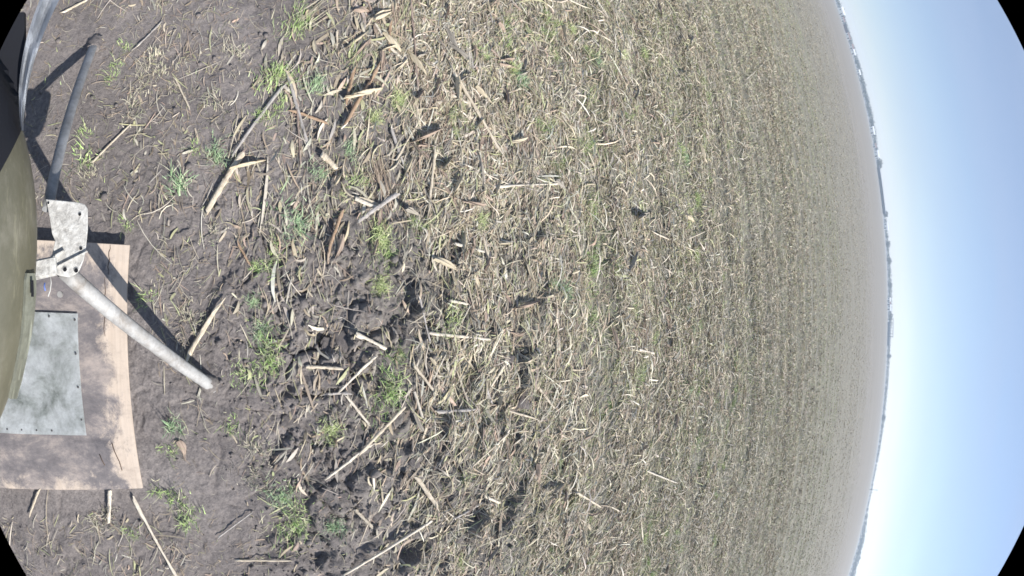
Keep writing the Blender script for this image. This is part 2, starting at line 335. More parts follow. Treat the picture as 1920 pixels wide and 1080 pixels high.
L_.append(strips(X, Y, rng.lognormal(-2.6, .5, n), rng.uniform(.003, .0085, n), yaws(n, .35, .45), rng.normal(0, .6, n), rng.uniform(0, .03, n), rng.normal(0, .6, n), pick(n, [8, 8, 6, 6, 6, 6, 8, 4, 6, 7]), n=3))
X, Y = scatter(22000, 1.8, 11, cover, 1.2); n = len(X)
L_.append(strips(X, Y, rng.lognormal(-2.15, .4, n), rng.uniform(.004, .010, n), yaws(n, .3, .5), rng.normal(0, .5, n), rng.uniform(.004, .03, n), rng.normal(0, .6, n), pick(n, [10, 8, 4, 2, 4, 8, 8, 3, 2, 5])*1.12, n=3))
me = np_mesh('straw_litter', *join(L_)); o = link('straw_litter', me, M_litter)
tag(o, 'chopped dry straw and leaf shreds strewn over the stubble field', 'straw litter', kind='stuff')
FARD = lambda x, y: (.3+.7*sst(.42, .6, fbm(x*.3, y*1.6, 3, 230)))*(.42+.58*sst(.1, .75, rowf(x, y)))*(1-.8*sst(20, 62, y))
X, Y = scatter(80000, 7.5, 62, FARD, 1.15, 1.5); n = len(X)
FAR_ = [strips(X, Y, rng.lognormal(-2.8, .45, n), rng.uniform(.007, .018, n), yaws(n, .3, .5), rng.normal(0, .6, n), rng.uniform(.01, .04, n), rng.normal(0, .8, n), pick(n, [9, 8, 6, 6, 6, 6, 8, 4, 6, 5]), n=2)]
FAR_ARGS = scatter(90000, 5.5, 60, FARD, 1.15, 1.4)

GP = np.array([(.42, .50, .22), (.48, .54, .24), (.38, .46, .21), (.50, .51, .28), (.34, .43, .22), (.50, .49, .31)])
def blades(x, y, L, W, az, lean, col, n=3):
    """upright bent blades: root on the ground, tip leaning over"""
    s = np.linspace(0, 1, n+1)[None, :]; l = lean[:, None]*(.35+.65*s)
    ds = L[:, None]/n; rx = np.cumsum(np.sin(l)*ds, 1)-np.sin(l[:, :1])*ds; rz = np.cumsum(np.cos(l)*ds, 1)-np.cos(l[:, :1])*ds
    c, d = np.cos(az)[:, None], np.sin(az)[:, None]
    px, py = x[:, None]+rx*c, y[:, None]+rx*d; z = (hgt(x, y, False)-.002)[:, None]+np.maximum(rz, 0)
    wd = (W[:, None]*(1-.85*s)*.5)[..., None]; P = np.stack([px, py, z], -1); Nn = np.stack([-d+0*s, c+0*s, .3+0*px], -1)*wd
    V = np.stack([P-Nn, P+Nn], 2).reshape(-1, 3); o = (np.arange(len(x))*(n+1)*2)[:, None, None]; i = (np.arange(n)*2)[None, :, None]
    Q = (o+i+np.array([0, 2, 3, 1])[None, None, :]).reshape(-1, 4); return V, Q, np.repeat(col, (n+1)*2, 0)
X, Y = FAR_ARGS; n = len(X)
FAR_.append(blades(X, Y, rng.uniform(.02, .075, n), rng.uniform(.005, .013, n), rng.uniform(0, 6.28, n), rng.uniform(.1, 1.3, n), pick(n, [9, 8, 6, 6, 6, 6, 9, 4, 6, 5]), 2))
X, Y = scatter(45000, 2.4, 7, cover, 1.2); n = len(X)
FAR_.append(blades(X, Y, rng.uniform(.015, .05, n), rng.uniform(.003, .007, n), rng.uniform(0, 6.28, n), rng.uniform(.2, 1.4, n), pick(n, [9, 8, 6, 6, 6, 6, 9, 4, 6, 5]), 3))
tag(link('distant_stubble', np_mesh('distant_stubble', *join(FAR_)), M_litter), 'pale short stubble and chaff fading out across the far field', 'stubble', kind='stuff')
def gcol(n): return GP[rng.integers(0, len(GP), n)]*rng.uniform(.75, 1.25, (n, 1))
def gden(x, y):
    n = fbm(x*1.6+50, y*2.4, 4, 300); return np.where(onboard(x, y), 0, (.06+.94*sst(.1, 1.6, y))*(.12+.88*sst(.9, 2.4, y))*(.35+.65*sst(.42, .6, n)))
X, Y = scatter(72000, -.9, 3.6, gden, 1.0); n = len(X)
G_ = [blades(X, Y, rng.uniform(.012, .034, n), rng.uniform(.002, .004, n), rng.uniform(0, 6.28, n), rng.uniform(.3, 1.4, n), gcol(n))]
X, Y = scatter(140000, 3.2, 16, gden, 1.25); n = len(X)
G_.append(blades(X, Y, rng.uniform(.015, .045, n), rng.uniform(.004, .009, n), rng.uniform(0, 6.28, n), rng.uniform(.3, 1.4, n), gcol(n), 3))
tag(link('sprouting_grass', np_mesh('sprouting_grass', *join(G_)), M_blade), 'thin green volunteer sprouts growing through the straw', 'grass', kind='stuff')

# crumbs of soil
bmI = bmesh.new(); bmesh.ops.create_icosphere(bmI, subdivisions=2, radius=1); icoV = np.array([v.co[:] for v in bmI.verts]); icoF = np.array([[v.index for v in f.verts] for f in bmI.faces]); bmI.free()
bmI = bmesh.new(); bmesh.ops.create_icosphere(bmI, subdivisions=1, radius=1); ico1V = np.array([v.co[:] for v in bmI.verts]); ico1F = np.array([[v.index for v in f.verts] for f in bmI.faces]); bmI.free()
def crumb_den(x, y): return np.where(onboard(x, y), 0, .08+.92*clodmask(x, y))
X, Y = scatter(7000, -1., 2.6, crumb_den, .9); n = len(X); s = rng.lognormal(-5.55, .5, n)
V = ico1V[None]*(1+rng.uniform(-.3, .3, (n, len(ico1V), 1)))*s[:, None, None]*np.array([1, 1, .7])
V[..., 0] += X[:, None]; V[..., 1] += Y[:, None]; V[..., 2] += (hgt(X, Y)+s*.3)[:, None]
tag(link('soil_crumbs', np_mesh('soil_crumbs', V.reshape(-1, 3), (ico1F[None]+(np.arange(n)*len(ico1V))[:, None, None]).reshape(-1, 3)), M_soil), 'loose dark crumbs of soil scattered on the bare ground', 'soil crumbs', kind='stuff')

# ------------------------------------------------------------------ single stalks
def stalk_mesh(name, seed, r, mats, bendy=.02, hollow=False):
    q = random.Random(seed); bm = bmesh.new(); P = []; Rd = []; nodes = [q.uniform(.08, .25)]
    while nodes[-1] < .9: nodes.append(nodes[-1]+q.uniform(.28, .42))
    b1, b2 = q.uniform(-bendy, bendy), q.uniform(-bendy, bendy)
    S = sorted([i/14 for i in range(15)]+[n+d for n in nodes for d in (-.012, 0, .012) if 0.02 < n+d < .98])
    for s in S:
        kink = sum(q2 for q2 in (b2*(s-n) for n in nodes[:1] if s > n))
        P.append((s-.5, b1*math.sin(math.pi*s)+kink, 0)); nd = min(abs(s-n) for n in nodes)
        Rd.append(r*(1.0+.22*math.exp(-(nd/.012)**2))*(1-.22*s)*(1+q.uniform(-.13, .10)))
    rings = tube(bm, P, Rd, 10, .62, cap=2); side = q.randrange(10); s0 = q.uniform(.1, .6); s1 = s0+q.uniform(.2, .5)
    for i, rg in enumerate(rings):                       # crushed flank and ragged, torn ends
        for k_, v in enumerate(rg):
            if s0 < i/len(rings) < s1 and (k_-side) % 10 < 3: v.co.y *= .45; v.co.z *= .35
            if i in (0, len(rings)-1): v.co.x += q.uniform(-.035, .035)
            v.co.y += q.uniform(-.09, .09)*r; v.co.z += q.uniform(-.09, .09)*r
    if hollow:                                           # frayed split end
        for k in range(4):
            a = q.uniform(-.5, .5); e = Vector(P[-1]); tube(bm, [e-Vector((.06, 0, 0)), e+Vector((.05, a*.08, q.uniform(-.004, .006)))], [r*.35, r*.12], 5, .5)
    me = bpy.data.meshes.new(name); bm.to_mesh(me); bm.free()
    for x in mats: me.materials.append(x)
    return me
STK = {}
def stalk(p, q, wmm, kind=0, label=None, group='loose corn stalks lying on the field', zt=0.0, var=None, lift=.002):
    """a stalk from ground point p to q, width in mm"""
    r = wmm/2000; key = (kind, rnd.randrange(3) if var is None else var)
    if key not in STK: STK[key] = stalk_mesh('corn_stalk', 100+kind*7+key[1], 1.0, [SM[kind], M_pith], .05, False)
    me = STK[key]; o = bpy.data.objects.new('corn_stalk', me); COL.objects.link(o)
    ln = math.hypot(q[0]-p[0], q[1]-p[1]); t = np.linspace(.06, .94, 7); xs = p[0]+(q[0]-p[0])*t; ys = p[1]+(q[1]-p[1])*t; hz = hgt(xs, ys)
    k, c = np.polyfit(t, hz, 1); k = max(-.1, min(.1, k)); c = (hz-k*t).max()*.65+(hz-k*t).mean()*.35
    a = Vector((p[0], p[1], c+r*.7+lift)); b = Vector((q[0], q[1], c+k+r*.7+zt+lift)); d = b-a; L0 = d.length
    rot = d.to_track_quat('X', 'Z'); rollq = Matrix.Rotation(rnd.choice((0, math.pi)), 4, 'X')
    o.matrix_world = Matrix.Translation((a+b)/2)@rot.to_matrix().to_4x4()@rollq@Matrix.Diagonal((L0, r, r, 1))
    tag(o, label or 'broken dry corn stalk piece lying loose in the field litter', 'corn stalk', group); return o
# mesh above is built 1 unit long with radius 1: fix the sideways bend so that scaling keeps it small
HAND = [
 ((840,135),(932,288),19,0,'long clean tan stalk running diagonally above the middle of the field'),
 ((765,0),(780,192),13,2,'long thin dark brown stalk reaching the top edge of the photo'),
 ((706,128),(641,240),16,4,'rusty brown stalk beside a shadowed gap, upper left of centre'),
 ((658,135),(643,200),15,4,'short rust coloured stalk lying left of the rusty brown one'),
 ((452,292),(386,400),22,0,'thick split pale stalk on bare soil above the struts'),
 ((528,165),(436,292),12,3,'weathered grey stalk pointing down to the thick split one'),
 ((350,670),(411,568),17,0,'tan stalk lying on bare soil near the foot of the lower strut'),
 ((250,930),(332,1080),14,1,'long bleached jointed stalk running out from under the board'),
 ((556,190),(562,312),8,2,'thin upright brown stalk in the bare soil left of the litter'),
 ((920,352),(1034,347),14,1,'bleached stalk with a husk on its right end, in the middle'),
 ((600,292),(628,318),24,0,'short thick tan stump of stalk beside a grass tuft'),
 ((664,374),(706,393),17,1,'short white stalk crossing a brown leaf'),
 ((738,366),(668,416),17,3,'grey stalk with a pale end beside the short white stalk'),
 ((658,625),(716,652),18,1,'short bleached stalk on the cloddy soil'),
 ((694,668),(631,733),11,1,'slim white stalk lying on a smooth clod'),
 ((770,682),(812,737),13,0,'tan stalk sloping down between the clods'),
 ((775,735),(786,780),14,1,'short white stalk below the sloping tan one'),
 ((872,577),(803,705),6,1,'long thin white straw leaning across the clods'),
 ((852,675),(888,812),7,0,'long thin tan straw right of the clods'),
 ((866,520),(890,610),6,0,'thin straw crossing the top of the white one'),
 ((838,564),(870,570),12,1,'tiny white stalk chip near the crossing straws'),
 ((848,458),(897,473),13,1,'short white stalk at the centre of the litter'),
 ((750,762),(668,850),14,0,'pale stalk in the bundle below the clods'),
 ((690,832),(608,895),12,1,'bleached stalk at the lower end of the bundle'),
 ((778,893),(816,948),22,0,'thick tan stalk in the lower litter'),
 ((800,975),(640,1068),13,1,'long pale stalk lying low along the bottom of the litter'),
 ((946,768),(1000,784),11,0,'small yellowish stalk right of the clods'),
 ((816,771),(882,766),15,3,'grey stalk with a blunt end below the clods'),
 ((938,808),(878,872),9,0,'thin tan straw pointing down left in the lower litter'),
 ((895,802),(898,922),6,2,'thin upright dark straw in the lower litter'),
 ((1076,922),(1130,952),15,0,'curved yellowish stalk in the lower right litter'),
 ((806,288),(799,402),13,0,'upright pale stalk left of the middle'),
 ((1226,438),(1294,470),13,0,'stalk pointing right at the foot of a crossed pair'),
 ((1272,455),(1350,420),10,0,'thin stalk crossing over the top of another, right of middle'),
 ((1262,246),(1299,206),11,1,'small bleached stalk in the upper right litter'),
 ((862,312),(962,352),8,1,'thin white straw lying beside its twin above the middle'),
 ((444,455),(467,498),9,4,'small brown twig on bare soil above the deep crack'),
 ((207,915),(204,977),15,1,'short white stalk sticking out from under the bottom edge of the board'),
 ((1190,655),(1222,662),17,1,'bright white stalk chip far out in the litter'),
 ((904,928),(938,944),15,1,'short white stalk below the thick tan one'),
 ((445,1050),(545,1048),8,0,'thin stalk lying level near the bottom edge'),
 ((572,686),(637,689),13,0,'tan stalk lying level at the edge of the green sprouts'),
 ((1075,80),(1103,56),12,1,'small white stalk near the top of the picture'),
 ((1205,880),(1265,905),13,1,'pale stalk lying level low on the right'),
 ((640,395),(612,470),14,4,'rusty stalk under the brown leaf'),
 ((1395,150),(1430,120),16,1,'bright stalk far out near the top right of the field'),
 ((740,300),(790,215),9,0,'slim tan straw standing out below the yellow grass tuft'),
 ((775,560),(800,640),9,3,'grey straw in the gap above the clods'),
 ((300,45),(255,90),8,3,'small grey twig on bare ground, upper left'),
 ((330,150),(355,205),7,0,'small pale twig on bare ground, upper left'),
 ((120,25),(165,0),11,0,'pale straw at the top left corner beside the white film'),
 ((175,305),(245,235),7,0,'pale straw on bare soil right of the upper strut'),
 ((75,915),(58,960),9,0,'thin straw sticking out from under the lower left of the board'),
 ((410,1005),(470,960),6,3,'grey straw at the bottom left of the bare soil'),
]
for a, b, wmm, k, lab in HAND:
    stalk(at(*a), at(*b), wmm*1.15, k, lab, lift=.005, group='corn stalks that stand out on the field')
kinds = [0]*6+[1]*6+[2]*2+[3]*4+[4]*2
cnt = 0
while cnt < 244:
    y = rnd.uniform(.25, 5.2)**1.0; x = rnd.uniform(-1, 1)*(1.3+.95*y)
    if rnd.random() > float(cover(np.array([x]), np.array([y]))[0]): continue
    L0 = rnd.lognormvariate(-2.1, .45); a = rnd.gauss(0, .45) if rnd.random() < .55 else rnd.uniform(-1.6, 1.6); dx, dy = math.cos(a)*L0/2, math.sin(a)*L0/2
    stalk((x-dx, y-dy), (x+dx, y+dy), rnd.uniform(8, 19), rnd.choice(kinds)); cnt += 1
for me in STK.values():
    for v in me.vertices: pass

# ------------------------------------------------------------------ husks and leaves
def husk_mesh(seed, L0, W0, curl, wave):
    q = random.Random(seed); bm = bmesh.new(); nu, nv = 10, 6; g = []
    ph = q.uniform(0, 6)
    for i in range(nu+1):
        s = i/nu; w0 = W0*(math.sin(math.pi*min(1, .12+s*.88))**.6)*(.7+.3*math.sin(s*5+ph)); row = []
        for j in range(nv+1):
            t = j/nv-.5; z = curl*W0*(1-4*t*t)*.6+wave*math.sin(s*4+ph)*.5+wave*.35*math.sin(9*t+s*7+ph)
            row.append(bm.verts.new(((s-.5)*L0, t*w0+.12*L0*math.sin(s*2.4+ph), max(z, -.002)+abs(t)*wave*.3)))
        g.append(row)
    for i in range(nu):
        for j in range(nv):
            if (i > nu-4 and (j == 2 or j == 4)) : continue        # torn tip
            f = bm.faces.new((g[i][j], g[i+1][j], g[i+1][j+1], g[i][j+1])); f.smooth = True
    me = bpy.data.meshes.new('corn_husk'); bm.to_mesh(me); bm.free(); return me
def b_husk(c0, c1):
    def bb(t, b, N, L):
        n = noise(t, N, L, 6, 5, .6, .2, None, (1, 40, 1)); L(ramp(t, N, L, n, [(.3, c0), (.7, c1)]), b.inputs['Base Color']); bump(t, b, N, L, n, .002)
    return bb
HM = [mat('husk_cream', b_husk((.36, .30, .20), (.62, .55, .42)), .7), mat('husk_grey', b_husk((.20, .18, .15), (.40, .365, .31)), .8), mat('husk_rust', b_husk((.22, .16, .125), (.44, .355, .28)), .7)]
HK = [[husk_mesh(s, .16, .035, c, wv) for s, c, wv in ((1, .4, .012), (2, .8, .02), (3, .2, .016), (4, .6, .025))] for _ in HM]
for ms, mm in zip(HK, HM):
    for me in ms: me.materials.append(mm)
def husk(x, y, rz, s, k, label=None, group='dry corn husks and leaves in the litter', var=None, sw=1):
    o = bpy.data.objects.new('corn_husk', rnd.choice(HK[k]) if var is None else HK[k][var]); COL.objects.link(o)
    z = float(hgt(np.array([x]), np.array([y]))[0]); o.location = (x, y, z+.006); o.rotation_euler = (rnd.gauss(0, .12), rnd.gauss(0, .1), rz); o.scale = (s, s*sw, s)
    tag(o, label or 'crumpled dry corn leaf lying among the straw', 'corn husk', group)
for px, py, px2, py2, k, sw, lab in [
 (700,50,762,5,0,1.3,'broad cream leaf bent over at the top of the picture'), (715,65,745,110,0,1.3,'pale twisted husk below the broad cream leaf'),
 (812,135,842,150,0,1.6,'cream husk at the upper end of the long clean tan stalk'), (1032,345,1060,366,1,1.6,'pinkish husk on the end of the bleached stalk in the middle'),
 (632,440,618,500,2,1.0,'rust brown leaf lying left of a grass tuft'), (705,100,715,160,2,1.2,'folded brown leaf near the rusty stalks'),
 (660,20,690,30,2,1.6,'crumpled pinkish leaf clump at the top'), (425,320,500,305,0,.5,'pale leaf torn off the thick split stalk'),
 (700,480,720,415,2,.7,'long brown leaf under the bright grass tuft'), (848,660,885,690,0,1.2,'frayed cream husk right of the clods'),
 (1185,560,1210,580,0,1.5,'cream husk piece out in the litter'), (1185,420,1220,395,1,1.2,'dark grey curled leaf right of middle'),
 (750,400,800,408,1,1.0,'striped grey leaf beside the pale end of a stalk'), (1095,985,1110,1000,0,1.4,'cream leaf scrap low on the right'),
 (790,800,760,760,1,1.,'grey leaf on the clods'), (875,520,895,545,0,1.3,'cream husk near the dark nest of roots'), (925,50,955,75,2,1.2,'brown leaf near the top of the litter'),
 (330,832,345,860,2,1.6,'flat pinkish brown leaf on bare soil right of the board'), (1280,400,1300,420,0,1.5,'pale husk at the crossing stalks')]:
    a, b = at(px, py), at(px2, py2); L0 = math.hypot(b[0]-a[0], b[1]-a[1])
    husk((a[0]+b[0])/2, (a[1]+b[1])/2, math.atan2(b[1]-a[1], b[0]-a[0]), max(.5, L0/.16), k, lab, 'husks and leaves that stand out', None, sw*max(.55, min(1.2, .12/L0)))
cnt = 0
while cnt < 250:
    y = rnd.uniform(.3, 4.6); x = rnd.uniform(-1, 1)*(1.3+.95*y)
    if cnt < 90: y = rnd.uniform(.45, 1.7); x = rnd.uniform(-2.2, -.05)
    if rnd.random() > float(cover(np.array([x]), np.array([y]))[0]): continue
    husk(x, y, rnd.gauss(0, .7) if rnd.random() < .6 else rnd.uniform(0, 6.3), rnd.uniform(.5, 1.35), rnd.choice((0, 0, 1, 2, 2)), sw=rnd.uniform(.3, .75)); cnt += 1

# ------------------------------------------------------------------ grass tufts
def tuft_mesh(seed, nb, Lm, spread, cols, flat=.9):
    g = np.random.default_rng(seed); n = nb; k = g.integers(0, 6, n); kx, ky = g.normal(0, spread*.75, 6), g.normal(0, spread*.75, 6); sg = g.uniform(.25, .7, 6)*spread
    x, y = kx[k]+g.normal(0, 1, n)*sg[k], ky[k]+g.normal(0, 1, n)*sg[k]; aa = g.uniform(0, 6.28, 6)[k]
    az = np.where(g.random(n) < .4, aa+g.normal(0, .8, n), g.uniform(0, 6.28, n)); lean = g.uniform(.3, 1.45*flat, n); L0 = g.lognormal(-.25, .4, n)*Lm; W0 = g.uniform(.0016, .0032, n)
    s = np.linspace(0, 1, 5)[None, :]; l = lean[:, None]*(.3+.9*s); ds = L0[:, None]/4
    rx = np.cumsum(np.sin(l)*ds, 1)-np.sin(l[:, :1])*ds; rz = np.cumsum(np.cos(l)*ds, 1)-np.cos(l[:, :1])*ds
    c, d = np.cos(az)[:, None], np.sin(az)[:, None]; P = np.stack([x[:, None]+rx*c, y[:, None]+rx*d, rz-.004], -1)
    Nn = np.stack([-d+0*s, c+0*s, .25+0*rx], -1)*(W0[:, None]*(1-.8*s)*.5)[..., None]
    V = np.stack([P-Nn, P+Nn], 2).reshape(-1, 3); o = (np.arange(n)*10)[:, None, None]; i = (np.arange(4)*2)[None, :, None]
    Q = (o+i+np.array([0, 2, 3, 1])).reshape(-1, 4); C = np.array(cols)[g.integers(0, len(cols), n)]*g.uniform(.8, 1.25, (n, 1))
    me = np_mesh('grass_tuft', V, Q, np.repeat(C, 10, 0)); me.materials.append(M_blade); return me
cG = [(.40, .54, .20), (.46, .60, .24), (.33, .47, .17), (.46, .52, .30), (.52, .50, .34)]; cY = [(.50, .60, .26), (.54, .60, .30), (.45, .54, .24), (.52, .52, .33)]; cB = [(.32, .48, .26), (.37, .53, .30), (.44, .55, .34), (.48, .48, .35)]
TM = [tuft_mesh(s, nb, L0, sp, c) for s, nb, L0, sp, c in ((1, 230, .032, .036, cG), (2, 330, .034, .046, cG), (3, 300, .030, .040, cY), (4, 230, .034, .036, cB), (5, 110, .042, .022, cB), (6, 70, .028, .026, cG), (7, 260, .028, .05, cG), (8, 180, .026, .045, cY), (9, 90, .026, .035, [(.46, .43, .33), (.52, .48, .38), (.40, .42, .27), (.36, .31, .25)]))]
def tuft(x, y, s, v, label=None, group='grass tufts sprouting in the field', st=1, rz=None):
    o = bpy.data.objects.new('grass_tuft', TM[v]); COL.objects.link(o); o.location = (x, y, float(hgt(np.array([x]), np.array([y]))[0])-.002)
    o.location.z += .006; o.rotation_euler = (0, 0, rnd.uniform(0, 6.3) if rz is None else rz); o.scale = (s*st, s, s)
    tag(o, label or 'small tuft of green grass growing through the straw', 'grass tuft', group)
for px, py, s, v, st, lab in TUFTS:
    x, y = at(px, py); tuft(x, y, s, v, lab, 'grass tufts that stand out on the field', st, 0 if st > 1 else None)
cnt = 0
while cnt < 210:
    y = rnd.uniform(.1, 5); x = rnd.uniform(-1, 1)*(1.2+.9*y)
    if rnd.random() > float(gden(np.array([x]), np.array([y]))[0])*1.2+.02: continue
    tuft(x, y, rnd.uniform(.5, 1.1), rnd.choice((0, 0, 1, 2, 6, 6, 7, 7, 3, 5)), st=rnd.uniform(1, 1.7), rz=rnd.gauss(0, .3)); cnt += 1

for k in range(26):                                      # dry wisps on the bare strip
    x, y = rnd.uniform(-1.6, .9), rnd.uniform(-.45, .38)
    if bool(onboard(x, y)): x -= 1.1
    tuft(x, y, rnd.uniform(.7, 1.3), rnd.choice((5, 8, 8, 8)), 'sparse dry wisp of grass on the bare soil strip', 'dry wisps on the bare strip', rnd.uniform(1, 1.6))
# ------------------------------------------------------------------ clods
CL = []
for s in range(6):
    g = np.random.default_rng(50+s); bm = bmesh.new(); bmesh.ops.create_icosphere(bm, subdivisions=4, radius=1)
    A = np.array([v.co[:] for v in bm.verts]); f1, f2, c = worley(A[:, 0]*1.6+A[:, 2]*.7+s*5, A[:, 1]*1.6-A[:, 2]*.6, 500+s)
    d = 1-.32*f1+.10*(c-.5)+.22*(fbm(A[:, 0]*2+s, A[:, 1]*2+A[:, 2], 4, 80+s)-.5)+.08*(fbm(A[:, 0]*9, A[:, 1]*9+A[:, 2]*7, 3, 81)-.5)
    for v, k in zip(bm.verts, d): v.co = Vector((v.co.x*1.25*k, v.co.y*k, max(-.5, v.co.z*.6*k)))
    me = bpy.data.meshes.new('soil_clod'); bm.to_mesh(me); bm.free(); me.materials.append(M_soil); me.polygons.foreach_set('use_smooth', [True]*len(me.polygons)); CL.append(me)
cnt = 0
while cnt < 55:
    y = rnd.uniform(.15, 2.0); x = rnd.uniform(-1.2, 2.0)
    if rnd.random() > float(clodmask(np.array([x]), np.array([y]))[0])*1.1: continue
    o = bpy.data.objects.new('soil_clod', rnd.choice(CL)); COL.objects.link(o); s = rnd.lognormvariate(-3.75, .4)
    o.location = (x, y, float(hgt(np.array([x]), np.array([y]))[0])-s*.05); o.rotation_euler = (rnd.gauss(0, .15), rnd.gauss(0, .15), rnd.uniform(0, 6.3)); o.scale = (s*rnd.uniform(1, 1.4), s, s*rnd.uniform(.45, .8))
    tag(o, 'rough dark clod of soil on the churned bank', 'soil clod', 'clods on the churned bank'); cnt += 1

# ------------------------------------------------------------------ board and sheet
def b_ply(t, b, N, L):
    g = noise(t, N, L, 4, 5, .6, .4, None, (1, 16, 1)); base = ramp(t, N, L, g, [(.3, (.44, .365, .295)), (.55, (.50, .42, .345)), (.8, (.55, .47, .39))])
    tc = N('TexCoord'); w1 = noise(t, N, L, 9, 8, .8, .3)
    sp = N('SeparateXYZ'); L(tc.outputs['Object'], sp.inputs[0])
    def lin(o, a, c, add=0):
        q = N('Math', operation='MULTIPLY_ADD'); L(o, q.inputs[0]); q.inputs[1].default_value = a; q.inputs[2].default_value = c; return q.outputs[0]
    def op(k, a, c):
        q = N('Math', operation=k)
        for i, v in enumerate((a, c)):
            if hasattr(v, 'links'): L(v, q.inputs[i])
            else: q.inputs[i].default_value = v
        return q.outputs[0]
    # stained zone round the metal sheet: an uneven rounded rectangle
    dx = op('ABSOLUTE', lin(sp.outputs[0], 1/.40, -.44/.40), 0); dy = op('ABSOLUTE', lin(sp.outputs[1], 1/.31, .37/.31), 0)
    d = op('MAXIMUM', dx, dy); d = op('ADD', d, lin(w1, 1.3, -.65))
    m = N('MapRange'); m.inputs[1].default_value = 1.06; m.inputs[2].default_value = .88; L(d, m.inputs[0])
    st = noise(t, N, L, 7, 9, .8, .2, None, (1, .6, 1)); stc = ramp(t, N, L, st, [(.36, (.10, .094, .10)), (.50, (.17, .155, .155)), (.62, (.31, .27, .245)), (.75, (.38, .32, .28))])
    c = mix(t, N, L, m.outputs[0], base, stc)
    k = noise(t, N, L, 22, 4, .7, 0, None, (1, .5, 1)); c = mix(t, N, L, .45, c, ramp(t, N, L, k, [(.3, (.6, .58, .6)), (.5, (1, 1, 1)), (.7, (1.15, 1.12, 1.1))]), 'MULTIPLY')
    L(c, b.inputs['Base Color']); bump(t, b, N, L, g, .001)
M_ply = mat('weathered_plywood', b_ply, .8, .25)
M_crack = mat('dark_crack', lambda t, b, N, L: b.inputs['Base Color'].__setattr__('default_value', (.09, .065, .05, 1)), .95)
def b_galv(c0, c1, c2, s=14, bs=.0006):
    def bb(t, b, N, L):
        n = noise(t, N, L, s, 6, .7, .4); c = ramp(t, N, L, n, [(.3, c0), (.5, c1), (.7, c2)])
        q = noise(t, N, L, 90, 3, .7); c = mix(t, N, L, .5, c, ramp(t, N, L, q, [(.3, (.75, .75, .76)), (.65, (1.12, 1.12, 1.12))]), 'MULTIPLY')
        L(c, b.inputs['Base Color']); bump(t, b, N, L, n, bs)
        rr = N('MapRange'); rr.inputs[3].default_value = .45; rr.inputs[4].default_value = .7; L(n, rr.inputs[0]); L(rr.outputs[0], b.inputs['Roughness'])
    return bb
M_galv = mat('galvanised_sheet', b_galv((.20, .225, .20), (.54, .57, .565), (.76, .79, .80), 9), .6, .5, .1)
M_strut = mat('galvanised_strut', b_galv((.17, .15, .13), (.30, .295, .285), (.40, .40, .39), 16, .0012), .65, .4, .1)
M_strut_shaded = mat('shaded_galvanised_strut', b_galv((.15, .15, .15), (.22, .225, .23), (.30, .305, .31), 14), .7, .3)  # darker galvanised copy: the upper strut's shade is put into the colour
M_plate = mat('weathered_zinc_plate', b_galv((.30, .29, .27), (.50, .49, .46), (.68, .68, .65), 50, .004), .65, .4, .1)
M_screw = mat('screw_steel', b_galv((.07, .07, .07), (.12, .12, .12), (.2, .2, .2)), .5, .5, .6)
bz0, bz1 = .052, .026                                  # board top at its two ends
A = Vector((*at(243, 459, bz0), bz0)); B = Vector((*at(268, 916, bz1), bz1)); BL = (B-A).length
ex = (B-A).normalized(); ey = Vector((0, 0, 1)).cross(ex).normalized(); ez = ex.cross(ey)
MB = Matrix((ex, ey, ez)).transposed().to_4x4(); MB.translation = A            # board axes: x along its long edge, y<0 away towards the hull
brd = empty('plywood_board', (0, 0, 0)); brd.matrix_world = MB; tag(brd, 'weathered tan plywood board with dark stains lying flat on the soil', 'board')
bm = bmesh.new(); box(bm, (BL/2, -.41, -.0085), (BL, .82, .013), None, .0015); bm_obj('panel', bm, M_ply, brd)
for x0, x1, y0 in ((0.004, .10, -.073), (.11, .3, -.083)):
    bm = bmesh.new(); P = [(x0+(x1-x0)*k/8, y0+.003*math.sin(k*1.9+x0*40), -.0015) for k in range(9)]; tube(bm, P, [.0008+.0011*math.sin(math.pi*k/8) for k in range(9)], 5); bm_obj('crack', bm, M_crack, brd)
for P in ([(.66, -.09), (.69, -.085), (.73, -.072), (.76, -.068)], [(.70, -.145), (.72, -.14), (.74, -.132)]):
    bm = bmesh.new(); tube(bm, [(p[0], p[1], -.0015) for p in P], .002, 5); bm_obj('crack', bm, M_crack, brd)
sheet = empty('metal_sheet', (0, 0, 0)); tag(sheet, 'dull galvanized metal sheet fixed flat on the stained board', 'metal sheet')
zs = .04
def atb(px, py, up=.0):                                # picture point -> place on the board's own plane
    d = ray(px, py); o = Vector((0, 0, H)); nrm = ez; t = ((A+nrm*up-o).dot(nrm))/d.dot(nrm); p = o+d*t; q = MB.inverted()@p; return q
S0, S1 = atb(148, 588, .003), atb(161, 815, .003)
sheet.matrix_world = MB
bm = bmesh.new(); n = 16
x0, x1, yr, yl = S0.x, S1.x, (S0.y+S1.y)/2, (S0.y+S1.y)/2-.42
bm2 = bmesh.new(); g = [[bm2.verts.new((x0+(x1-x0)*i/20, yr+(yl-yr)*j/20, .003+.0035*vn(np.array([i*.3]), np.array([j*.3]), 9)[0]+(.004*(i/20)**8))) for j in range(21)] for i in range(21)]
for i in range(20):
    for j in range(20): bm2.faces.new((g[i][j], g[i][j+1], g[i+1][j+1], g[i+1][j]))
r = bmesh.ops.solidify(bm2, geom=bm2.faces[:], thickness=.002); bm_obj('sheet_panel', bm2, M_galv, sheet, False); bm.free()
def screw(x, y, parent, z=.006):
    bm = bmesh.new(); bmesh.ops.create_cone(bm, cap_ends=True, segments=10, radius1=.0042, radius2=.003, depth=.003); o = bm_obj('screw', bm, M_screw, parent); o.location = (x, y, z+.0015)
for k in range(4): screw(x0+.02+k*(x1-x0-.04)/3.3, yr-.012, sheet)
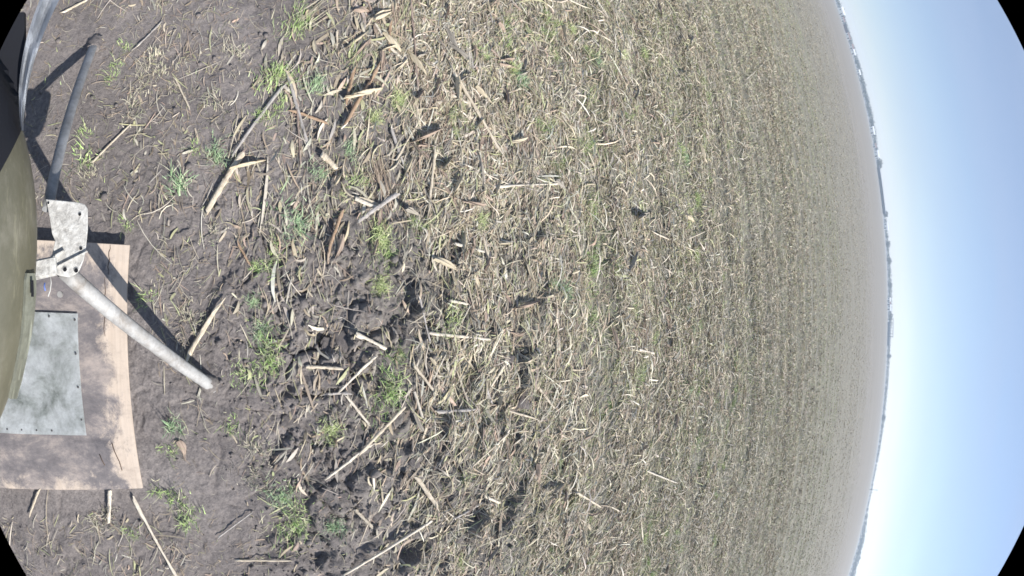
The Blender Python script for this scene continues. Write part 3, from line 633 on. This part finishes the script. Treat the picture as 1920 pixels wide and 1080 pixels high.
for k in range(1, 6): screw(x1-.014, yr-.012-k*.062, sheet)
for k in range(1, 3): screw(x0+.012, yr-.012-k*.1, sheet)

# ------------------------------------------------------------------ the machine on its two struts
def b_hull(t, b, N, L):
    n = noise(t, N, L, 5, 8, .75, 0, None, (1, 1, 3)); c = ramp(t, N, L, n, [(.3, (.080, .077, .052)), (.5, (.105, .10, .070)), (.64, (.15, .142, .108)), (.75, (.21, .20, .16))]); q = noise(t, N, L, 60, 3, .8, 0, None, (.15, 1, 1)); c = mix(t, N, L, .6, c, ramp(t, N, L, q, [(.58, (1, 1, 1)), (.66, (1.5, 1.5, 1.45))]), 'MULTIPLY'); L(c, b.inputs['Base Color'])
M_hull = mat('olive_paint', b_hull, .45, .5); M_hole_shade = mat('hole_shade_black', lambda t, b, N, L: b.inputs['Base Color'].__setattr__('default_value', (.012, .013, .017, 1)), .8)  # near-black serves hole insides and the painted-in shade on the hull
def flat(name, c, r=.6, s=.4, m=0): return mat(name, lambda t, b, N, L: b.inputs['Base Color'].__setattr__('default_value', (*c, 1)), r, s, m)
mach = empty('machine', (-.3, -.5, 0)); tag(mach, 'olive painted machine body standing on two grey struts at the left edge', 'farm machine')
ZP = .45
def mpart(name, bm, mt, parent=None, smooth=False):
    for v in bm.verts: v.co -= Vector((-.3, -.5, 0))
    return bm_obj(name, bm, mt, parent or mach, smooth)
def strut(foot_px, end_px, zend, r0, r1):
    fx, fy = at(*foot_px); fz = float(hgt(np.array([fx]), np.array([fy]))[0])-.012; ex_, ey_ = at(*end_px, zend)
    a, b = Vector((fx, fy, fz)), Vector((ex_, ey_, zend)); bm = bmesh.new(); n = 14
    tube(bm, [a+(b-a)*k/n for k in range(n+1)], [r0+(r1-r0)*k/n for k in range(n+1)], 14, .62); return bm
s1 = mpart('strut', strut((402, 727), (118, 505), ZP+.0, .0215, .0235), M_strut)
s2 = mpart('strut', strut((179, 74), (90, 392), ZP-.01, .0185, .0185), M_strut_shaded)
for st_, (fx, fy), dz_ in ((s1, FEET[0], (118, 505)), (s2, FEET[1], (90, 392))):   # dried mud caked on each foot
    ax, ay = at(*dz_, ZP); d_ = (Vector((ax, ay, ZP))-Vector((fx, fy, 0))).normalized(); g_ = random.Random(int(fx*1000)); bm = bmesh.new()
    f0 = Vector((fx, fy, float(hgt(np.array([fx]), np.array([fy]))[0])-.02)); rr_ = [.034, .036, .032, .030, .0265, .0245]
    rings = tube(bm, [f0+d_*.013*k for k in range(6)], rr_, 16, .8)
    for rg_ in rings:
        for v in rg_: v.co += Vector((g_.uniform(-1, 1), g_.uniform(-1, 1), g_.uniform(-1, 1)))*.0035
    mpart('mud', bm, M_soil, None)
# gusset plate with a folded rib and bolt holes
PL = [(87, 374), (148, 380), (160, 384), (165, 392), (165, 430), (161, 470), (157, 488), (150, 506), (141, 515), (131, 520), (112, 517), (103, 513), (92, 505), (86, 490), (98, 478), (104, 452), (98, 438), (94, 410)]
def zpl(px, py): return ZP+.02+(.012 if px < 95 else 0)
pts = [at(px, py, ZP+.02) for px, py in PL]
bm = bmesh.new(); prism(bm, pts, .006, Matrix.Translation((0, 0, ZP+.022))); 
gus = mpart('gusset_plate', bm, M_plate)
bv = gus.modifiers.new('bevel', 'BEVEL'); bv.width = .0018; bv.segments = 2; bv.limit_method = 'ANGLE'
def hole(px, py, r, parent, rx=1):
    x, y = at(px, py, ZP+.026); bm = bmesh.new(); n = 14
    out = [bm.verts.new((x+r*1.25*math.cos(6.283*k/n)*rx, y+r*1.25*math.sin(6.283*k/n), ZP+.0268)) for k in range(n)]; inn = [bm.verts.new((x+r*math.cos(6.283*k/n)*rx, y+r*math.sin(6.283*k/n), ZP+.0275)) for k in range(n)]
    lo = [bm.verts.new((v.co.x, v.co.y, ZP+.0256)) for v in inn]
    for k in range(n): bm.faces.new((out[k], out[(k+1) % n], inn[(k+1) % n], inn[k])); bm.faces.new((inn[k], inn[(k+1) % n], lo[(k+1) % n], lo[k])).material_index = 1
    bm.faces.new(lo).material_index = 1
    for v in bm.verts: v.co -= Vector((-.3, -.5, 0))
    o = bm_obj('bolt_hole', bm, [M_plate, M_hole_shade], parent)
for px, py, r in ((150, 402, .0042), (122, 505, .0058), (143, 507, .0058), (152, 466, .0042), (91, 381, .003)): hole(px, py, r, gus)
def bar(p, q, z, wd, hh, name, mt, parent=None):
    a, b = Vector((*at(*p, z), z)), Vector((*at(*q, z), z)); d = (b-a); s = d.normalized().cross(Vector((0, 0, 1))); bm = bmesh.new()
    M = Matrix((d.normalized(), s, Vector((0, 0, 1)))).transposed().to_4x4(); M.translation = (a+b)/2; box(bm, (0, 0, 0), (d.length, wd, hh), M, min(wd, hh)*.2); return mpart(name, bm, mt, parent)
bar((92, 508), (164, 471), ZP+.028, .0028, .008, 'rib', M_plate, gus); bar((82, 491), (120, 470), ZP+.029, .0035, .010, 'rib', M_plate, gus)
bar((106, 498), (40, 512), ZP+.05, .045, .02, 'bracket_arm', M_plate)
# hull: a swelling sheet-metal body
HC, HA = Vector((-.10, -1.290, .8)), Vector((.64, 1.0, .3))
def hull():
    bm = bmesh.new(); bmesh.ops.create_uvsphere(bm, u_segments=96, v_segments=48, radius=1)
    for v in bm.verts: v.co = HC+Vector((v.co.x*HA.x, v.co.y*HA.y, v.co.z*HA.z))
    return bm
hl = mpart('hull', hull(), M_hull, None, True)
def on_hull(px, py, up=.004):                          # where the line of sight meets the hull's skin
    d = ray(px, py); o = Vector((0, 0, H))-HC; D_ = Vector((d.x/HA.x, d.y/HA.y, d.z/HA.z)); O_ = Vector((o.x/HA.x, o.y/HA.y, o.z/HA.z))
    a, b, c = D_.dot(D_), 2*D_.dot(O_), O_.dot(O_)-1; q = b*b-4*a*c; t = (-b-math.sqrt(max(q, 0)))/(2*a); p = Vector((0, 0, H))+d*t
    nn = p-HC; nn = Vector((nn.x/HA.x**2, nn.y/HA.y**2, nn.z/HA.z**2)).normalized(); return p+nn*up
def skin(name, rows, mt, up, parent=None, th=.004, wav=0):
    bm = bmesh.new(); g = [[bm.verts.new(on_hull(px, py, up+wav*math.sin(px*.35+py*.11+i))) for px, py in r] for i, r in enumerate(rows)]
    for a, b in zip(g, g[1:]):
        for k in range(len(a)-1): bm.faces.new((a[k], a[k+1], b[k+1], b[k]))
    bmesh.ops.recalc_face_normals(bm, faces=bm.faces[:]); bmesh.ops.solidify(bm, geom=bm.faces[:], thickness=th); return mpart(name, bm, mt, parent, False)
M_lug = mat('pale_olive_metal', b_galv((.13, .13, .10), (.16, .165, .13), (.21, .22, .18), 12), .6, .4)
Lr = [(47, 61, 512), (45, 63, 524), (44, 63, 550), (42, 60, 590), (38, 54, 630), (31, 45, 670), (23, 35, 710), (15, 25, 745)]
lug = skin('slotted_lug', [[(a+(b-a)*k/4, y) for k in range(5)] for a, b, y in Lr], M_lug, .006, None, .006)
skin('slot', [[(49+4*k/2-abs(y-545)*.02, y) for k in range(3)] for y in range(524, 560, 6)], M_hole_shade, .0125, lug, .001)
skin('hull_shade_patch', [[(-60+(99-max(0, y-230)**1.25*.14)*k/10, y) for k in range(11)] for y in range(30, 385, 12)], M_hole_shade, .010, None, .012)  # shade on the hull's upper left, laid on as a near-black sheet
M_film = mat('milky_film', lambda t, b, N, L: L(ramp(t, N, L, noise(t, N, L, 14, 5, .7, 1.2, None, (1, 3, 1)), [(.35, (.33, .35, .38)), (.6, (.50, .53, .57))]), b.inputs['Base Color']), .35, .6)
bm = bmesh.new(); g = []
for i in range(25):
    t = i/24; py = -20+265*t; xo = 122-150*t+72*t*t; xi = xo-(36*(1-t)**.8+3); row = []
    for k in range(7):
        px = xi+(xo-xi)*k/6; z = .86+.010*math.sin(k*1.1+i*.22)+.006*math.sin(i*.5-k*1.3); row.append(bm.verts.new((*at(px, py, z), z)))
    g.append(row)
for a, b in zip(g, g[1:]):
    for k in range(6): bm.faces.new((a[k], a[k+1], b[k+1], b[k]))
bmesh.ops.solidify(bm, geom=bm.faces[:], thickness=.003); mpart('plastic_film', bm, M_film)
for nm, pp, z, r, c in (('blue_tie', [(84, 530), (83, 537), (85, 545)], .5, .0022, (.10, .16, .42)), ('wire', [(94, 514), (96, 530), (94, 545), (90, 556)], .43, .0015, (.5, .5, .48))):
    bm = bmesh.new(); tube(bm, [(*at(*p, z), z) for p in pp], r, 8); mpart(nm, bm, flat(nm, c, .5))
x_, y_ = at(112, 552, .4); bm = bmesh.new(); bmesh.ops.create_cone(bm, cap_ends=True, segments=12, radius1=.008, radius2=.008, depth=.012, matrix=Matrix.Translation((x_, y_, .395))); mpart('bolt_head', bm, M_strut)

# ------------------------------------------------------------------ far edge of the field
def flatmat(n, c): return flat(n, c, .9, .1)
def b_leaf(t, b, N, L): L(ramp(t, N, L, noise(t, N, L, .35, 3), [(.3, (.035, .05, .03)), (.7, (.085, .10, .055))]), b.inputs['Base Color'])
M_leaf = mat('far_foliage', b_leaf, .8, .1); M_bark = flatmat('bark', (.09, .07, .06))
def crown(g, cx, cy, h, wdt, n, z0=.12):
    u = g.normal(0, 1, (n, 3)); u /= np.linalg.norm(u, axis=1)[:, None]; rr = g.random(n)**.4
    lump = 1+.3*np.sin(u[:, 0]*4+cx)*np.cos(u[:, 2]*5+cy)
    P = u*(rr*lump)[:, None]*np.array([wdt/2, wdt/2, h*(1-z0)/2])*(1+.25*np.sin(u[:, :1]*7+cx*3+n)*np.sin(u[:, 1:2]*6+n*2)); P[:, 2] += h*(z0+(1-z0)/2); P[:, 0] += cx; P[:, 1] += cy; P[:, 2] = np.maximum(P[:, 2], .2)
    s = g.uniform(.5, 1.1, n)*h/9; a = g.normal(0, 1, (n, 3)); b = np.cross(a, g.normal(0, 1, (n, 3))); a /= np.linalg.norm(a, axis=1)[:, None]; b /= np.linalg.norm(b, axis=1)[:, None]
    V = np.stack([P-a*s[:, None], P-b*s[:, None]*.7, P+a*s[:, None], P+b*s[:, None]*.7], 1).reshape(-1, 3); return V, np.arange(n*4).reshape(-1, 4)
PROF = [(-60, 10), (0, 9), (60, 9), (150, 11), (230, 12), (285, 9), (300, 5), (400, 5), (415, 7), (470, 7), (500, 9), (600, 9), (640, 7), (700, 7), (800, 7), (850, 6), (900, 4), (950, 4), (975, 8), (1010, 12), (1090, 14), (1150, 14)]
g = np.random.default_rng(5); Vs, Qs = [], []; o = 0
for k in range(620):
    py = -120+k*1320/620+g.uniform(-2, 2); D = g.uniform(590, 690); az = azim(min(max(py, 0), 1080))+(min(py, 0)+max(py-1080, 0))*.0014
    h = (np.interp(py, *zip(*PROF))*.78/F_PX*D)*g.uniform(.88, 1.06)+.9
    v, q = crown(g, D*math.sin(az), D*math.cos(az), h, h*g.uniform(.9, 1.6), 70, .02); Vs.append(v); Qs.append(q+o); o += len(v)
tag(link('woodland_belt', np_mesh('woodland_belt', np.concatenate(Vs), np.concatenate(Qs)), M_leaf), 'hazy bluish belt of woodland along the horizon', 'woodland', kind='stuff')
def far_tree(py, D, h, wdt, label):
    az = azim(py); t = empty('tree', (D*math.sin(az), D*math.cos(az), 0)); tag(t, label, 'tree', 'trees standing above the woodland belt')
    v, q = crown(g, 0, 0, h, wdt*1.35, 300, .08); link('crown', np_mesh('crown', v, q), M_leaf, t)
    bm = bmesh.new(); tube(bm, [(0, 0, 0), (.1, 0, h*.3), (0, .1, h*.7)], [h*.03, h*.022, h*.008], 7)
    for k in range(4): tube(bm, [(0, 0, h*(.3+.08*k)), (h*.18*math.cos(k*1.7), h*.18*math.sin(k*1.7), h*(.5+.08*k))], [h*.012, h*.004], 5)
    bm_obj('trunk', bm, M_bark, t)
for py, D, h, wd, lab in ((306, 560, 10, 7, 'tall tree at the upper end of the long low barn'), (312, 575, 8, 6, 'second tree close behind the tall one by the barn'), (402, 560, 8.5, 5, 'tree at the lower end of the long low barn'),
                          (458, 570, 8, 6, 'rounded tree among bushes above the middle of the horizon'), (489, 560, 8.2, 6, 'tree at the upper end of the smooth middle wood'), (24, 560, 9, 9, 'tree behind the uppermost white house'),
                          (535, 590, 8, 5, 'tree poking up from the smooth middle wood'), (593, 575, 8.5, 6, 'tree at the upper end of the open shed'), (668, 580, 7.5, 4, 'slim tree below the open shed on the horizon'), (783, 575, 7, 7, 'low tree in the lower part of the horizon')):
    far_tree(py, D, h*.8, wd, lab)
M_wh = flatmat('white_render', (.8, .8, .78)); M_rf = flatmat('house_roof', (.22, .14, .13)); M_gl = flatmat('window_dark', (.05, .06, .07)); M_dk = flatmat('dark_cladding', (.06, .065, .075)); M_pale = flatmat('pale_roof', (.7, .72, .74))
def house(py, D, wd, dp, h, label, roof=M_rf, wall=M_wh, nwin=2):
    az = azim(py); t = empty('house', (D*math.sin(az), D*math.cos(az), 0), -az); tag(t, label, 'house', 'village houses along the horizon')
    bm = bmesh.new(); box(bm, (0, 0, h/2), (wd, dp, h)); bm_obj('wall', bm, wall, t)
    bm = bmesh.new(); rh = h*.45
    for s in (-1, 1):
        vs = [bm.verts.new(p) for p in ((-wd/2-.3, s*(dp/2+.4), h+.02), (wd/2+.3, s*(dp/2+.4), h+.02), (wd/2+.3, 0, h+rh), (-wd/2-.3, 0, h+rh))]; bm.faces.new(vs)
    for s in (-1, 1): bm.faces.new([bm.verts.new(p) for p in ((s*wd/2, -dp/2, h+.02), (s*wd/2, dp/2, h+.02), (s*wd/2, 0, h+rh-.05))])
    bm_obj('roof', bm, roof, t)
    for k in range(nwin):
        bm = bmesh.new(); box(bm, (-wd/2+wd*(k+.5)/nwin, -dp/2-.03, h*.55), (1., .06, 1.1)); bm_obj('window', bm, M_gl, t)
    bm = bmesh.new(); box(bm, (wd*.3, -dp/2-.04, 1), (.95, .08, 2.)) ; bm_obj('door', bm, M_dk, t)
for py, wd, h, lab, rf in ((22, 8, 4.4, 'largest white house, nearest the top of the horizon', M_pale), (37, 5, 2.6, 'small white house just below the largest one', M_rf), (68, 7, 2.6, 'white house beside the red brown barn on the upper horizon', M_rf), (88, 5, 3, 'white house at the upper end of a close pair', M_rf),
                       (97, 7, 3, 'white house with pale roof at the lower end of a close pair', M_pale), (136, 5, 2.8, 'lone white house before the dense upper wood', M_pale), (245, 8, 3.4, 'white house at the lower end of the dense upper wood', M_pale), (273, 4, 2.6, 'little house between two larger white ones', M_rf),
                       (289, 7, 3.6, 'white house next to the tall tree', M_pale), (424, 7, 3.8, 'bright white house below the long low barn', M_pale), (562, 4, 2.6, 'first house of a row in the smooth middle wood', M_pale), (569, 4, 2.6, 'middle house of a row in the smooth middle wood', M_rf), (577, 6, 3, 'last and largest house of the row in the middle wood', M_pale)):
    house(py, 500, wd*1.0, 6, h*1.0, lab, rf)
def long_building(name, py0, py1, D, h, wall, roof, label, cat, opened=False):
    a0, a1 = azim(py0), azim(py1); p, q = Vector((D*math.sin(a0), D*math.cos(a0), 0)), Vector((D*math.sin(a1), D*math.cos(a1), 0)); c = (p+q)/2; d = q-p
    t = empty(name, c, math.atan2(d.y, d.x)); tag(t, label, cat); L0 = d.length
    if opened:
        for k in range(7):
            bm = bmesh.new(); box(bm, (-L0/2+.5+(L0-1)*k/6, -4, h/2), (.3, .3, h)); bm_obj('post', bm, wall, t)
            bm = bmesh.new(); box(bm, (-L0/2+.5+(L0-1)*k/6, 4, h/2), (.3, .3, h)); bm_obj('post', bm, wall, t)
    else:
        bm = bmesh.new(); box(bm, (0, 0, h/2), (L0, 9, h)); bm_obj('wall', bm, wall, t)
        for k in range(9):
            bm = bmesh.new(); box(bm, (-L0/2+L0*(k+.5)/9, 4.53, h*.55), (2.4, .06, .9)); bm_obj('window', bm, M_gl, t)
            bm = bmesh.new(); box(bm, (-L0/2+L0*(k+.5)/9, -4.53, h*.55), (2.4, .06, .9)); bm_obj('window', bm, M_gl, t)
    bm = bmesh.new(); box(bm, (0, 0, h+.3), (L0+1, 10, .5)); bm_obj('roof', bm, roof, t)
long_building('barn', 314, 400, 520, 3.2, M_dk, M_pale, 'long low dark barn with a pale flat roof on the horizon', 'barn')
long_building('shed', 598, 632, 520, 6.2, M_dk, M_dk, 'open sided shed with a thin dark roof on the horizon', 'shed', True)
long_building('barn', 604, 648, 555, 3.0, flatmat('blue_grey_cladding', (.12, .14, .17)), M_pale, 'blue grey barn behind the open shed on the horizon', 'barn')
long_building('barn', 46, 64, 540, 2.6, flatmat('red_brown_cladding', (.16, .08, .08)), M_dk, 'small red brown barn among the upper white houses', 'barn')
az = azim(918); D = 340; t = empty('utility_pole', (D*math.sin(az), D*math.cos(az), 0), -az); tag(t, 'lone thin dark utility pole standing far out in the field', 'utility pole')
bm = bmesh.new(); tube(bm, [(0, 0, 0), (0, 0, 6.2)], [.15, .1], 8); bm_obj('mast', bm, M_dk, t)
bm = bmesh.new(); box(bm, (0, 0, 5.8), (1.6, .12, .12)); bm_obj('crossarm', bm, M_dk, t)
# pale grass margin where the field ends
n = 90; Vv = []
for k in range(n):
    az = -1.25+2.5*k/(n-1)
    for D in (440, 500): Vv.append((D*math.sin(az), D*math.cos(az), .03))
Q = np.array([(2*k, 2*k+2, 2*k+3, 2*k+1) for k in range(n-1)]); 
tag(link('field_margin', np_mesh('field_margin', np.array(Vv), Q), flatmat('dry_margin_grass', (.38, .36, .29))), kind='structure')

# ------------------------------------------------------------------ air
bm = bmesh.new(); box(bm, (0, 300, 11.5), (1700, 1400, 25)); hz = bm_obj('haze', bm, None)
mh = bpy.data.materials.new('haze'); mh.use_nodes = True; t = mh.node_tree; t.nodes.clear(); v = t.nodes.new('ShaderNodeVolumePrincipled'); v.inputs['Density'].default_value = .0007
v.inputs['Color'].default_value = (.70, .83, 1, 1); v.inputs['Anisotropy'].default_value = .2; ou = t.nodes.new('ShaderNodeOutputMaterial'); t.links.new(v.outputs[0], ou.inputs['Volume'])
hz.data.materials.append(mh); tag(hz, 'thin pale blue haze over the whole field', 'haze', kind='stuff')
print('script objects', len(sc.objects))
